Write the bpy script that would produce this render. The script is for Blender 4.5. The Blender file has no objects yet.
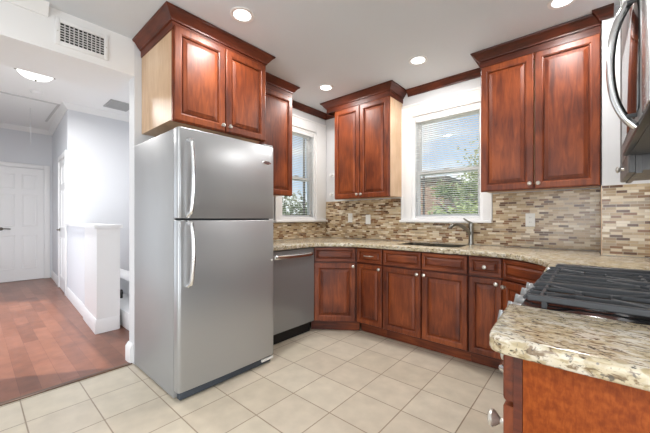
import bpy, bmesh, math, random
from mathutils import Vector, Matrix
from mathutils.geometry import tessellate_polygon
random.seed(7)
PI = math.pi
S = bpy.context.scene
COL = S.collection

# ------------------------------------------------------------------ camera
cam_d = bpy.data.cameras.new('camera')
cam = bpy.data.objects.new('camera', cam_d)
COL.objects.link(cam)
cam_d.sensor_width = 36.0
cam_d.lens = 36.0 * 306.0 / 650.0
cam_d.shift_y = 2.5 / 650.0
cam_d.clip_start = 0.02
cam.location = (0, 0, 1.16)
cam.rotation_euler = (PI / 2, 0, math.radians(40.9))
S.camera = cam

# ------------------------------------------------------------------ view
S.view_settings.view_transform = 'Standard'
S.view_settings.look = 'None'
S.view_settings.gamma = 1.0
S.view_settings.use_curve_mapping = False
S.view_settings.exposure = 0.0

# ------------------------------------------------------------------ world: blue sky with clouds
W = bpy.data.worlds.new('sky')
S.world = W
W.use_nodes = True
nt = W.node_tree
nt.nodes.clear()
def wn(t): return nt.nodes.new(t)
tc = wn('ShaderNodeTexCoord'); sep = wn('ShaderNodeSeparateXYZ')
nt.links.new(tc.outputs['Generated'], sep.inputs[0])
gr = wn('ShaderNodeValToRGB')
gr.color_ramp.elements[0].position = 0.0; gr.color_ramp.elements[0].color = (0.62, 0.74, 0.88, 1)
gr.color_ramp.elements[1].position = 0.55; gr.color_ramp.elements[1].color = (0.25, 0.43, 0.75, 1)
nt.links.new(sep.outputs['Z'], gr.inputs[0])
mp = wn('ShaderNodeMapping'); mp.inputs['Scale'].default_value = (2.2, 2.2, 4.5)
mp.inputs['Location'].default_value = (0.6, 0.2, 0.35)
nt.links.new(tc.outputs['Generated'], mp.inputs[0])
nz = wn('ShaderNodeTexNoise'); nz.inputs['Scale'].default_value = 1.6; nz.inputs['Detail'].default_value = 7
nt.links.new(mp.outputs[0], nz.inputs['Vector'])
cr = wn('ShaderNodeValToRGB')
cr.color_ramp.elements[0].position = 0.47; cr.color_ramp.elements[0].color = (0, 0, 0, 1)
cr.color_ramp.elements[1].position = 0.60; cr.color_ramp.elements[1].color = (1, 1, 1, 1)
nt.links.new(nz.outputs['Fac'], cr.inputs[0])
mx = wn('ShaderNodeMixRGB'); mx.inputs['Color2'].default_value = (0.95, 0.96, 1.0, 1)
nt.links.new(cr.outputs[0], mx.inputs['Fac']); nt.links.new(gr.outputs[0], mx.inputs['Color1'])
bg = wn('ShaderNodeBackground'); bg.inputs['Strength'].default_value = 1.5
nt.links.new(mx.outputs[0], bg.inputs['Color'])
wo = wn('ShaderNodeOutputWorld'); nt.links.new(bg.outputs[0], wo.inputs['Surface'])

# ------------------------------------------------------------------ sun and unseen fill lights added for brightness
sd = bpy.data.lights.new('sun', 'SUN'); sd.energy = 4.0; sd.angle = math.radians(1.0); sd.color = (1.0, 0.95, 0.86)
so = bpy.data.objects.new('sun', sd); COL.objects.link(so)
so.rotation_euler = (math.radians(40), 0, math.radians(-35))

def area(name, loc, rot, sx, sy, power, color=(1, 1, 1), shape='RECTANGLE'):
    d = bpy.data.lights.new(name, 'AREA'); d.shape = shape; d.size = sx
    if shape in ('RECTANGLE', 'ELLIPSE'): d.size_y = sy
    d.energy = power; d.color = color
    o = bpy.data.objects.new(name, d); COL.objects.link(o); o.location = loc; o.rotation_euler = rot
    return o
# unseen fill lights added behind the camera, tinted like daylight
area('fill_rear', (0.6, -4.93, 1.05), (-PI / 2, 0, PI), 3.4, 2.0, 125, (0.94, 0.97, 1.0))
area('fill_side', (4.12, -0.9, 1.05), (PI / 2, 0, PI / 2), 2.4, 2.0, 60, (0.94, 0.97, 1.0))
area('fill_hall', (-5.2, -0.52, 0.95), (-PI / 2, 0, PI), 3.0, 1.7, 14, (1.0, 0.99, 0.97))  # unseen fill added beside the hall to brighten its walls and door
RECESSED_POWER = 12.0
HALL_POWER = 46.0

# ================================================================== materials
def srgb(r, g, b):
    f = lambda c: (c / 255 / 12.92) if c / 255 <= 0.04045 else ((c / 255 + 0.055) / 1.055) ** 2.4
    return (f(r), f(g), f(b), 1)

def newmat(name):
    m = bpy.data.materials.new(name); m.use_nodes = True
    n = m.node_tree.nodes; n.clear()
    out = n.new('ShaderNodeOutputMaterial'); p = n.new('ShaderNodeBsdfPrincipled')
    m.node_tree.links.new(p.outputs[0], out.inputs[0])
    return m, m.node_tree, p

def plain(name, col, rough=0.5, metal=0.0, coat=0.0, bump=0.0, bscale=60, emit=None, es=0.0, var=0.0):
    m, t, p = newmat(name)
    p.inputs['Base Color'].default_value = col
    p.inputs['Roughness'].default_value = rough
    p.inputs['Metallic'].default_value = metal
    p.inputs['Coat Weight'].default_value = coat
    p.inputs['Coat Roughness'].default_value = 0.12
    if emit:
        p.inputs['Emission Color'].default_value = emit; p.inputs['Emission Strength'].default_value = es
    tcn = t.nodes.new('ShaderNodeTexCoord'); nz = t.nodes.new('ShaderNodeTexNoise')
    nz.inputs['Scale'].default_value = bscale; nz.inputs['Detail'].default_value = 3
    t.links.new(tcn.outputs['Object'], nz.inputs['Vector'])
    if bump:
        b = t.nodes.new('ShaderNodeBump'); b.inputs['Strength'].default_value = bump; b.inputs['Distance'].default_value = 0.002
        t.links.new(nz.outputs['Fac'], b.inputs['Height']); t.links.new(b.outputs[0], p.inputs['Normal'])
    if var:
        mxn = t.nodes.new('ShaderNodeMixRGB'); mxn.inputs['Color1'].default_value = col
        mxn.inputs['Color2'].default_value = tuple(c * (1 - var) for c in col[:3]) + (1,)
        t.links.new(nz.outputs['Fac'], mxn.inputs['Fac']); t.links.new(mxn.outputs[0], p.inputs['Base Color'])
    return m

def wood(name, dark, mid, light, scale=(10, 10, 1.3), rough=0.42, coat=0.05, blotch=3.0, spec=0.4):
    m, t, p = newmat(name); L = t.links; N = t.nodes
    tcn = N.new('ShaderNodeTexCoord'); oi = N.new('ShaderNodeObjectInfo')
    ad = N.new('ShaderNodeVectorMath'); ad.operation = 'ADD'
    mul = N.new('ShaderNodeMath'); mul.operation = 'MULTIPLY'; mul.inputs[1].default_value = 17.0
    L.new(oi.outputs['Random'], mul.inputs[0])
    L.new(tcn.outputs['Object'], ad.inputs[0]); L.new(mul.outputs[0], ad.inputs[1])
    mpn = N.new('ShaderNodeMapping'); mpn.inputs['Scale'].default_value = scale
    L.new(ad.outputs[0], mpn.inputs[0])
    n1 = N.new('ShaderNodeTexNoise'); n1.inputs['Scale'].default_value = 3.2; n1.inputs['Detail'].default_value = 7
    n1.inputs['Roughness'].default_value = 0.62; n1.inputs['Distortion'].default_value = 0.9
    L.new(mpn.outputs[0], n1.inputs['Vector'])
    n2 = N.new('ShaderNodeTexNoise'); n2.inputs['Scale'].default_value = blotch; n2.inputs['Detail'].default_value = 2
    L.new(ad.outputs[0], n2.inputs['Vector'])
    mxf = N.new('ShaderNodeMath'); mxf.operation = 'MULTIPLY_ADD'; mxf.inputs[1].default_value = 0.55
    L.new(n2.outputs['Fac'], mxf.inputs[0])
    sc = N.new('ShaderNodeMath'); sc.operation = 'MULTIPLY'; sc.inputs[1].default_value = 0.5
    L.new(n1.outputs['Fac'], sc.inputs[0]); L.new(sc.outputs[0], mxf.inputs[2])
    r = N.new('ShaderNodeValToRGB'); e = r.color_ramp.elements
    e[0].position = 0.38; e[0].color = dark; e[1].position = 0.68; e[1].color = light
    k = e.new(0.53); k.color = mid
    L.new(mxf.outputs[0], r.inputs[0]); L.new(r.outputs[0], p.inputs['Base Color'])
    p.inputs['Roughness'].default_value = rough; p.inputs['Coat Weight'].default_value = coat
    p.inputs['Specular IOR Level'].default_value = spec
    p.inputs['Coat Roughness'].default_value = 0.3
    return m

CH = (srgb(74, 30, 15), srgb(114, 52, 24), srgb(148, 75, 36))
M = {}
M['cherry'] = wood('cherry_upright_grain', *CH)
M['cherry_h'] = wood('cherry_level_grain', *CH, scale=(1.3, 14, 14))
M['cherry_dark'] = wood('cherry_crown', srgb(58, 24, 13), srgb(86, 36, 19), srgb(110, 50, 27), scale=(2, 2, 14))
M['cherry_panel'] = wood('cherry_end_panel', srgb(122, 54, 18), srgb(142, 67, 23), srgb(162, 83, 32), scale=(60, 60, 14), rough=0.5, coat=0.0, blotch=70, spec=0.15)
M['maple'] = wood('pale_maple_side', srgb(196, 160, 124), srgb(212, 179, 145), srgb(226, 198, 168), scale=(12, 12, 1.2), rough=0.4, coat=0.1)
M['threshold'] = wood('brown_threshold', srgb(80, 56, 42), srgb(100, 72, 54), srgb(120, 90, 68), scale=(10, 1, 10))
M['greywood'] = wood('grey_wood', srgb(84, 84, 84), srgb(112, 112, 112), srgb(140, 140, 140))  # cabinet wood grain coloured grey
M['wall'] = plain('painted_wall', srgb(218, 219, 221), 0.7, bump=0.05, bscale=120)
M['hallwall'] = plain('hall_blue_grey_paint', srgb(222, 224, 228), 0.7, bump=0.05, bscale=120)
M['ceiling'] = plain('ceiling_paint', srgb(222, 227, 233), 0.85, bump=0.04, bscale=150)
M['header'] = plain('header_paint', srgb(240, 240, 240), 0.7, bump=0.04, bscale=120)
M['white'] = plain('white_gloss_paint', srgb(238, 238, 238), 0.35, bump=0.02, bscale=30)
M['plate'] = plain('white_plastic', srgb(240, 240, 236), 0.35)
M['black'] = plain('black_enamel', srgb(26, 27, 29), 0.3, var=0.2)
M['rail'] = plain('dark_grey_rail', srgb(50, 52, 56), 0.35)
M['enamel'] = plain('black_glossy_enamel', srgb(20, 21, 23), 0.1)
M['knobsteel'] = plain('satin_grey_knob', srgb(150, 152, 154), 0.35, metal=0.6)
M['iron'] = plain('cast_iron', srgb(72, 75, 79), 0.42, bump=0.15, bscale=300, var=0.2)
M['dark'] = plain('dark_recess', srgb(22, 20, 19), 0.7)
M['glossblack'] = plain('dark_oven_glass', srgb(20, 20, 21), 0.08)
M['nickel'] = plain('brushed_nickel', srgb(206, 202, 194), 0.28, metal=0.75)
M['chrome'] = plain('polished_steel', srgb(225, 225, 225), 0.16, metal=1.0)
def slatmat():
    m, t, p = newmat('blind_slat')
    p.inputs['Base Color'].default_value = srgb(240, 240, 238); p.inputs['Roughness'].default_value = 0.5
    tr = t.nodes.new('ShaderNodeBsdfTranslucent'); tr.inputs[0].default_value = srgb(240, 240, 238)
    mxs = t.nodes.new('ShaderNodeMixShader'); mxs.inputs[0].default_value = 0.4
    out = [n for n in t.nodes if n.type == 'OUTPUT_MATERIAL'][0]
    t.links.new(p.outputs[0], mxs.inputs[1]); t.links.new(tr.outputs[0], mxs.inputs[2]); t.links.new(mxs.outputs[0], out.inputs[0])
    return m
M['slat'] = slatmat()
M['tin'] = plain('vent_paint', srgb(205, 205, 205), 0.5)
M['greyvent'] = plain('grey_vent', srgb(172, 172, 172), 0.55)
M['bronze'] = plain('fixture_metal', srgb(104, 98, 90), 0.4, metal=0.6)
M['bark'] = plain('bark', srgb(92, 74, 58), 0.9, bump=0.5, bscale=20, var=0.4)
M['glow'] = plain('lamp_lens', (1, 1, 1, 1), 0.5, emit=(1, 0.98, 0.95, 1), es=6.0)
M['bowl'] = plain('lit_glass_bowl', (1, 1, 1, 1), 0.4, emit=(1, 0.98, 0.94, 1), es=2.2)
M['grass'] = plain('grass', srgb(92, 118, 62), 0.9, var=0.5, bscale=4)
M['roof'] = plain('grey_shingle', srgb(120, 116, 112), 0.9, var=0.3, bscale=8)
M['siding'] = plain('pale_siding', srgb(222, 214, 202), 0.8, var=0.1)
M['rubber'] = plain('grey_kick_plastic', srgb(66, 74, 84), 0.5)

def steel(name, col, rough, stretch, metal=1.0):
    m, t, p = newmat(name); L = t.links; N = t.nodes
    tcn = N.new('ShaderNodeTexCoord'); mpn = N.new('ShaderNodeMapping'); mpn.inputs['Scale'].default_value = stretch
    L.new(tcn.outputs['Object'], mpn.inputs[0])
    n1 = N.new('ShaderNodeTexNoise'); n1.inputs['Scale'].default_value = 8; n1.inputs['Detail'].default_value = 4
    L.new(mpn.outputs[0], n1.inputs['Vector'])
    mr = N.new('ShaderNodeMapRange'); mr.inputs['To Min'].default_value = rough - 0.05; mr.inputs['To Max'].default_value = rough + 0.06
    L.new(n1.outputs['Fac'], mr.inputs['Value']); L.new(mr.outputs[0], p.inputs['Roughness'])
    p.inputs['Base Color'].default_value = col; p.inputs['Metallic'].default_value = metal
    return m
M['steel'] = steel('brushed_stainless', srgb(176, 178, 180), 0.32, (40, 40, 0.5), 0.6)
M['steel_dw'] = steel('stainless_dishwasher', srgb(150, 152, 154), 0.34, (0.5, 0.5, 40), 0.45)
M['sink'] = plain('dark_sink', srgb(74, 70, 60), 0.3, metal=0.3)
M['tap'] = plain('dark_brushed_nickel', srgb(150, 148, 142), 0.3, metal=1.0)
M['steelside'] = plain('grey_textured_side', srgb(164, 165, 166), 0.45, metal=0.35, bump=0.1, bscale=400)
M['steel_rail'] = steel('steel_trim', srgb(205, 205, 205), 0.25, (1, 30, 30))

def glassmat():
    m = bpy.data.materials.new('window_glass'); m.use_nodes = True
    t = m.node_tree; t.nodes.clear()
    o = t.nodes.new('ShaderNodeOutputMaterial'); a = t.nodes.new('ShaderNodeBsdfTransparent'); g = t.nodes.new('ShaderNodeBsdfGlossy')
    g.inputs['Roughness'].default_value = 0.02
    mxs = t.nodes.new('ShaderNodeMixShader'); mxs.inputs[0].default_value = 0.05
    a.inputs[0].default_value = (0.95, 0.97, 0.96, 1)
    t.links.new(a.outputs[0], mxs.inputs[1]); t.links.new(g.outputs[0], mxs.inputs[2]); t.links.new(mxs.outputs[0], o.inputs[0])
    return m
M['glass'] = glassmat()

def granite():
    m, t, p = newmat('speckled_cream_granite'); L = t.links; N = t.nodes
    tcn = N.new('ShaderNodeTexCoord')
    def noise(scale, stretch, detail=5, dist=0.6):
        mpn = N.new('ShaderNodeMapping'); mpn.inputs['Scale'].default_value = stretch
        mpn.inputs['Rotation'].default_value = (0, 0, 0.12)
        L.new(tcn.outputs['Object'], mpn.inputs[0])
        n = N.new('ShaderNodeTexNoise'); n.inputs['Scale'].default_value = scale; n.inputs['Detail'].default_value = detail
        n.inputs['Distortion'].default_value = dist
        L.new(mpn.outputs[0], n.inputs['Vector']); return n
    def ramp(src, a, b):
        r = N.new('ShaderNodeValToRGB'); r.color_ramp.elements[0].position = a; r.color_ramp.elements[1].position = b
        r.color_ramp.elements[0].color = (0, 0, 0, 1); r.color_ramp.elements[1].color = (1, 1, 1, 1)
        L.new(src.outputs['Fac'], r.inputs[0]); return r
    cur = None
    base = N.new('ShaderNodeMixRGB'); base.inputs['Color1'].default_value = srgb(200, 187, 158); base.inputs['Color2'].default_value = srgb(218, 211, 196)
    L.new(ramp(noise(16, (0.8, 1.4, 1.2)), 0.42, 0.6).outputs[0], base.inputs['Fac']); cur = base
    for (sc, st, a, b, c, f) in ((44, (0.7, 1.5, 1.3), 0.49, 0.59, srgb(164, 146, 108), 0.75),
                                 (60, (0.7, 1.6, 1.3), 0.555, 0.63, srgb(112, 88, 62), 0.85),
                                 (78, (0.75, 1.5, 1.3), 0.60, 0.66, srgb(60, 54, 48), 0.9),
                                 (110, (1, 1.2, 1), 0.60, 0.67, srgb(92, 88, 82), 0.8)):
        x = N.new('ShaderNodeMixRGB'); x.inputs['Color2'].default_value = c
        rr = ramp(noise(sc, st), a, b); mu = N.new('ShaderNodeMath'); mu.operation = 'MULTIPLY'; mu.inputs[1].default_value = f
        L.new(rr.outputs[0], mu.inputs[0]); L.new(mu.outputs[0], x.inputs['Fac']); L.new(cur.outputs[0], x.inputs['Color1']); cur = x
    L.new(cur.outputs[0], p.inputs['Base Color'])
    p.inputs['Roughness'].default_value = 0.16
    return m
M['granite'] = granite()

def bricky(name, axes, bw, rh, mortar, mcol, cols, rough=0.3, offset=0.5, loc=(0, 0), noise_amt=0.12, bump=0.3, squash=None, coat=0.0):
    """running-bond pattern: random colour per piece from a stepped ramp; axes picks which object axes are across/up"""
    m, t, p = newmat(name); L = t.links; N = t.nodes
    tcn = N.new('ShaderNodeTexCoord'); sp = N.new('ShaderNodeSeparateXYZ'); cb = N.new('ShaderNodeCombineXYZ')
    L.new(tcn.outputs['Object'], sp.inputs[0])
    for i, a in enumerate(axes):
        ad = N.new('ShaderNodeMath'); ad.operation = 'ADD'; ad.inputs[1].default_value = -loc[i]
        L.new(sp.outputs[a], ad.inputs[0]); L.new(ad.outputs[0], cb.inputs[i])
    b = N.new('ShaderNodeTexBrick'); b.offset = offset; b.offset_frequency = 2
    if squash: b.squash = squash; b.squash_frequency = 3
    b.inputs['Color1'].default_value = (0, 0, 0, 1); b.inputs['Color2'].default_value = (1, 1, 1, 1); b.inputs['Mortar'].default_value = (0.5, 0.5, 0.5, 1)
    b.inputs['Scale'].default_value = 1.0; b.inputs['Mortar Size'].default_value = mortar; b.inputs['Mortar Smooth'].default_value = 0.1
    b.inputs['Bias'].default_value = 0.0; b.inputs['Brick Width'].default_value = bw; b.inputs['Row Height'].default_value = rh
    L.new(cb.outputs[0], b.inputs['Vector'])
    r = N.new('ShaderNodeValToRGB'); r.color_ramp.interpolation = 'CONSTANT'
    e = r.color_ramp.elements
    while len(e) > 1: e.remove(e[-1])
    e[0].position = 0.0; e[0].color = cols[0]
    for i, c in enumerate(cols[1:], 1):
        k = e.new(i / len(cols)); k.color = c
    L.new(b.outputs['Color'], r.inputs[0])
    nz = N.new('ShaderNodeTexNoise'); nz.inputs['Scale'].default_value = 9; nz.inputs['Detail'].default_value = 6
    L.new(tcn.outputs['Object'], nz.inputs['Vector'])
    nm = N.new('ShaderNodeMapRange'); nm.inputs['To Min'].default_value = 1 - noise_amt * 2; nm.inputs['To Max'].default_value = 1 + noise_amt * 2
    L.new(nz.outputs['Fac'], nm.inputs['Value'])
    mu = N.new('ShaderNodeMixRGB'); mu.blend_type = 'MULTIPLY'; mu.inputs['Fac'].default_value = 1
    L.new(r.outputs[0], mu.inputs['Color1']); L.new(nm.outputs[0], mu.inputs['Color2'])
    mxn = N.new('ShaderNodeMixRGB'); mxn.inputs['Color2'].default_value = mcol
    L.new(b.outputs['Fac'], mxn.inputs['Fac']); L.new(mu.outputs[0], mxn.inputs['Color1'])
    L.new(mxn.outputs[0], p.inputs['Base Color'])
    p.inputs['Roughness'].default_value = rough; p.inputs['Coat Weight'].default_value = coat
    if bump:
        inv = N.new('ShaderNodeMath'); inv.operation = 'SUBTRACT'; inv.inputs[0].default_value = 1
        L.new(b.outputs['Fac'], inv.inputs[1])
        bp = N.new('ShaderNodeBump'); bp.inputs['Strength'].default_value = bump; bp.inputs['Distance'].default_value = 0.002
        L.new(inv.outputs[0], bp.inputs['Height']); L.new(bp.outputs[0], p.inputs['Normal'])
    return m
TILES = [srgb(*c) for c in ((206, 188, 158), (132, 94, 62), (188, 164, 130), (170, 146, 112), (226, 214, 192), (96, 66, 44), (178, 154, 120), (198, 178, 146), (152, 124, 92), (214, 198, 170), (168, 150, 126))]
M['mosaic_back'] = bricky('strip_mosaic_back', ('X', 'Z'), 0.066, 0.0185, 0.0012, srgb(196, 182, 158), TILES, rough=0.22, squash=0.8)
M['mosaic_left'] = bricky('strip_mosaic_left', ('Y', 'Z'), 0.066, 0.0185, 0.0012, srgb(196, 182, 158), TILES, rough=0.22, squash=0.8)
FT = [srgb(*c) for c in ((202, 191, 173), (206, 196, 178), (199, 188, 169), (204, 194, 175))]
M['floor_tile'] = bricky('beige_ceramic_floor', ('X', 'Y'), 0.3135, 0.3, 0.0035, srgb(150, 134, 114), FT, rough=0.3, offset=0.0, loc=(-1.493, 1.402), noise_amt=0.10, bump=0.25)
PK = [srgb(*c) for c in ((128, 82, 64), (120, 76, 59), (135, 88, 70), (126, 80, 62), (138, 91, 72), (116, 73, 57))]
M['floor_wood'] = bricky('red_brown_laminate', ('X', 'Y'), 0.52, 0.105, 0.0009, srgb(92, 48, 36), PK, rough=0.3, loc=(0, 0), noise_amt=0.22, bump=0.1, squash=0.7)
BR = [srgb(*c) for c in ((176, 132, 112), (160, 116, 98), (190, 148, 126))]
M['brick'] = bricky('house_brick', ('X', 'Z'), 0.22, 0.075, 0.008, srgb(196, 182, 168), BR, rough=0.9)

def leafmat(name, a, b):
    m, t, p = newmat(name); N = t.nodes
    tcn = N.new('ShaderNodeTexCoord'); nz = N.new('ShaderNodeTexNoise'); nz.inputs['Scale'].default_value = 1.7
    nz.inputs['Detail'].default_value = 4
    t.links.new(tcn.outputs['Object'], nz.inputs['Vector'])
    r = N.new('ShaderNodeValToRGB'); r.color_ramp.elements[0].position = 0.35; r.color_ramp.elements[0].color = a
    r.color_ramp.elements[1].position = 0.65; r.color_ramp.elements[1].color = b
    t.links.new(nz.outputs['Fac'], r.inputs[0]); t.links.new(r.outputs[0], p.inputs['Base Color'])
    p.inputs['Roughness'].default_value = 0.6
    return m
M['leaf'] = leafmat('green_leaves', srgb(106, 130, 66), srgb(184, 192, 126))
M['leaf2'] = leafmat('olive_leaves', srgb(84, 104, 66), srgb(142, 158, 112))

# ================================================================== mesh helpers
def mk(name, bm, mat, parent=None, smooth=35, loc=None, rot=None, kind=None):
    me = bpy.data.meshes.new(name)
    bmesh.ops.recalc_face_normals(bm, faces=bm.faces)
    bm.to_mesh(me); bm.free()
    me.materials.append(mat)
    if smooth:
        for p in me.polygons: p.use_smooth = True
        me.set_sharp_from_angle(angle=math.radians(smooth))
    o = bpy.data.objects.new(name, me); COL.objects.link(o)
    if parent: o.parent = parent
    if loc: o.location = loc
    if rot: o.rotation_euler = rot
    if kind: o['kind'] = kind
    return o

def thing(name, label, cat, loc=(0, 0, 0), rz=0.0, group=None):
    o = bpy.data.objects.new(name, None); COL.objects.link(o)
    o.empty_display_size = 0.05
    o.location = loc; o.rotation_euler = (0, 0, rz); o['label'] = label; o['category'] = cat
    if group: o['group'] = group
    return o
def tag(o, label, cat, group=None):
    o['label'] = label; o['category'] = cat
    if group: o['group'] = group
    return o

def box(bm, x0, x1, y0, y1, z0, z1, bev=0.0, seg=2):
    r = bmesh.ops.create_cube(bm, size=1.0)
    vs = r['verts']
    for v in vs:
        v.co = Vector(((x0 + x1) / 2 + v.co.x * (x1 - x0), (y0 + y1) / 2 + v.co.y * (y1 - y0), (z0 + z1) / 2 + v.co.z * (z1 - z0)))
    if bev > 0:
        es = list({e for v in vs for e in v.link_edges})
        bmesh.ops.bevel(bm, geom=es, offset=bev, segments=seg, affect='EDGES', profile=0.5)
    return bm
def B(*a, **k):
    return box(bmesh.new(), *a, **k)

def rings(bm, loops, cap0=True, cap1=True):
    """skin a list of equal-length point loops"""
    vl = [[bm.verts.new(p) for p in lp] for lp in loops]
    n = len(vl[0])
    for a, b in zip(vl, vl[1:]):
        for i in range(n):
            bm.faces.new((a[i], a[(i + 1) % n], b[(i + 1) % n], b[i]))
    if cap0: bm.faces.new(vl[0][::-1])
    if cap1: bm.faces.new(vl[-1])
    return bm

def rect(x0, x1, z0, z1, ins, y):
    return [(x0 + ins, y, z0 + ins), (x1 - ins, y, z0 + ins), (x1 - ins, y, z1 - ins), (x0 + ins, y, z1 - ins)]

def door_bm(w, h, th, fw):
    """door frame: back, rounded outer edge, stiles/rails, moulded inner edge down to a groove (front is -y)"""
    bm = bmesh.new()
    seq = [(0, 0), (0, -(th - 0.005)), (0.002, -(th - 0.002)), (0.006, -th), (fw - 0.014, -th), (fw - 0.011, -(th - 0.003)),
           (fw - 0.005, -(th - 0.005)), (fw - 0.001, -(th - 0.015)), (fw, -(th - 0.017))]
    rings(bm, [rect(0, w, 0, h, i, y) for i, y in seq])
    return bm
def panel_bm(w, h, th, fw):
    bm = bmesh.new()
    b = min(0.034, (min(w, h) - 2 * fw) * 0.28)
    seq = [(fw + 0.004, -(th - 0.0168)), (fw + 0.005, -(th - 0.0105)), (fw + b - 0.005, -(th - 0.004)), (fw + b - 0.004, -(th - 0.0012)), (fw + b, -(th - 0.001))]
    rings(bm, [rect(0, w, 0, h, i, y) for i, y in seq])
    return bm

def lathe(bm, prof, axis='z', n=20, c=(0, 0, 0)):
    loops = []
    for r, t in prof:
        r = max(r, 0.0002)
        lp = []
        for k in range(n):
            a = 2 * PI * k / n; u, v = r * math.cos(a), r * math.sin(a)
            p = {'z': (u, v, t), 'y': (u, t, v), 'x': (t, u, v)}[axis]
            lp.append((p[0] + c[0], p[1] + c[1], p[2] + c[2]))
        loops.append(lp)
    rings(bm, loops)
    return bm

def tube(bm, pts, rad, n=10, flat=1.0):
    """tube along points; rad a number or list; flat squashes one axis"""
    pts = [Vector(p) for p in pts]
    rr = rad if isinstance(rad, (list, tuple)) else [rad] * len(pts)
    loops = []; up = None
    for i, p in enumerate(pts):
        d = (pts[min(i + 1, len(pts) - 1)] - pts[max(i - 1, 0)]).normalized()
        if up is None:
            up = Vector((0, 0, 1)) if abs(d.z) < 0.9 else Vector((0, 1, 0))
        s = d.cross(up).normalized(); up = s.cross(d).normalized()
        loops.append([tuple(p + s * (rr[i] * math.cos(2 * PI * k / n)) + up * (rr[i] * flat * math.sin(2 * PI * k / n))) for k in range(n)])
    rings(bm, loops)
    return bm

def smooth_path(pts, sub=6):
    P = [Vector(p) for p in pts]; out = []
    for i in range(len(P) - 1):
        p0 = P[max(i - 1, 0)]; p1 = P[i]; p2 = P[i + 1]; p3 = P[min(i + 2, len(P) - 1)]
        for k in range(sub):
            t = k / sub
            out.append(0.5 * ((2 * p1) + (p2 - p0) * t + (2 * p0 - 5 * p1 + 4 * p2 - p3) * t * t + (3 * p1 - p0 - 3 * p2 + p3) * t ** 3))
    out.append(P[-1]); return out

def sweep(bm, path, prof):
    """sweep a closed (outward, z) profile along a plan polyline; outward is to the RIGHT of travel; mitred corners"""
    P = [Vector((p[0], p[1])) for p in path]
    loops = []
    for i, p in enumerate(P):
        ds = []
        if i > 0: ds.append((P[i] - P[i - 1]).normalized())
        if i < len(P) - 1: ds.append((P[i + 1] - P[i]).normalized())
        ns = [Vector((d.y, -d.x)) for d in ds]
        nn = ns[0] if len(ns) == 1 else (ns[0] + ns[1]) / (1 + ns[0].dot(ns[1]))
        loops.append([(p.x + nn.x * o, p.y + nn.y * o, z) for o, z in prof])
    rings(bm, loops)
    return bm

def offset_poly(poly, d):
    """inset a CCW polygon by d"""
    out = []; n = len(poly)
    for i in range(n):
        a = Vector(poly[i - 1]); b = Vector(poly[i]); c = Vector(poly[(i + 1) % n])
        d1 = (b - a).normalized(); d2 = (c - b).normalized()
        n1 = Vector((-d1.y, d1.x)); n2 = Vector((-d2.y, d2.x))
        m = (n1 + n2) / (1 + n1.dot(n2))
        out.append((b.x + m.x * d, b.y + m.y * d))
    return out

def slab(outer, holes, z0, z1, r):
    bm = bmesh.new()
    def ringv(poly, z): return [bm.verts.new((p[0], p[1], z)) for p in poly]
    ins = offset_poly(outer, r); half = offset_poly(outer, r * 0.3)
    stack = [ringv(ins, z1), ringv(half, z1 - r * 0.3), ringv(outer, z1 - r), ringv(outer, z0 + r), ringv(half, z0 + r * 0.3), ringv(ins, z0)]
    n = len(outer)
    for a, b in zip(stack, stack[1:]):
        for i in range(n): bm.faces.new((a[i], b[i], b[(i + 1) % n], a[(i + 1) % n]))
    ht = [ringv(h, z1) for h in holes]; hb = [ringv(h, z0) for h in holes]
    for t_, b_ in zip(ht, hb):
        m = len(t_)
        for i in range(m): bm.faces.new((t_[i], t_[(i + 1) % m], b_[(i + 1) % m], b_[i]))
    for lv, hv in ((stack[0], ht), (stack[-1], hb)):
        flat = list(lv) + [v for h in hv for v in h]
        polys = [[v.co.copy() for v in lv]] + [[v.co.copy() for v in h] for h in hv]
        for tri in tessellate_polygon(polys):
            try: bm.faces.new([flat[i] for i in tri])
            except ValueError: pass
    return bm

def arc(cx, cy, r, a0, a1, n=6):
    return [(cx + r * math.cos(a0 + (a1 - a0) * i / n), cy + r * math.sin(a0 + (a1 - a0) * i / n)) for i in range(n + 1)]
def rrect(x0, x1, y0, y1, r, n=5):
    return (arc(x1 - r, y0 + r, r, -PI / 2, 0, n) + arc(x1 - r, y1 - r, r, 0, PI / 2, n) +
            arc(x0 + r, y1 - r, r, PI / 2, PI, n) + arc(x0 + r, y0 + r, r, PI, 1.5 * PI, n))

# ================================================================== measures
XL, YB, ZC = -2.75, 3.19, 2.59       # left wall, rear wall with sink window, kitchen ceiling
XR = 0.47                            # wall behind the range
ZH = 2.90                            # hall ceiling
DRX, DRY, DLY = 4.2, -5.0, -5.0      # dining side of the room, behind the camera

# ================================================================== setting
def structure(name, bm, mat, smooth=35, parent=None):
    return mk(name, bm, mat, parent, smooth, kind='structure' if parent is None else None)

structure('floor', B(XL - 0.03, DRX, DLY, YB, -0.1, 0.0), M['floor_tile'])
structure('floor_hall', B(-8.3, XL - 0.03, -0.6, 1.02, -0.1, 0.0), M['floor_wood'])
structure('trim_1', B(XL - 0.055, XL - 0.012, -0.3, 0.84, 0.0, 0.008, bev=0.003), M['threshold'])
structure('ceiling', B(XL - 0.15, DRX + 0.1, DLY - 0.1, YB + 0.15, ZC, ZC + 0.12), M['ceiling'])

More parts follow.
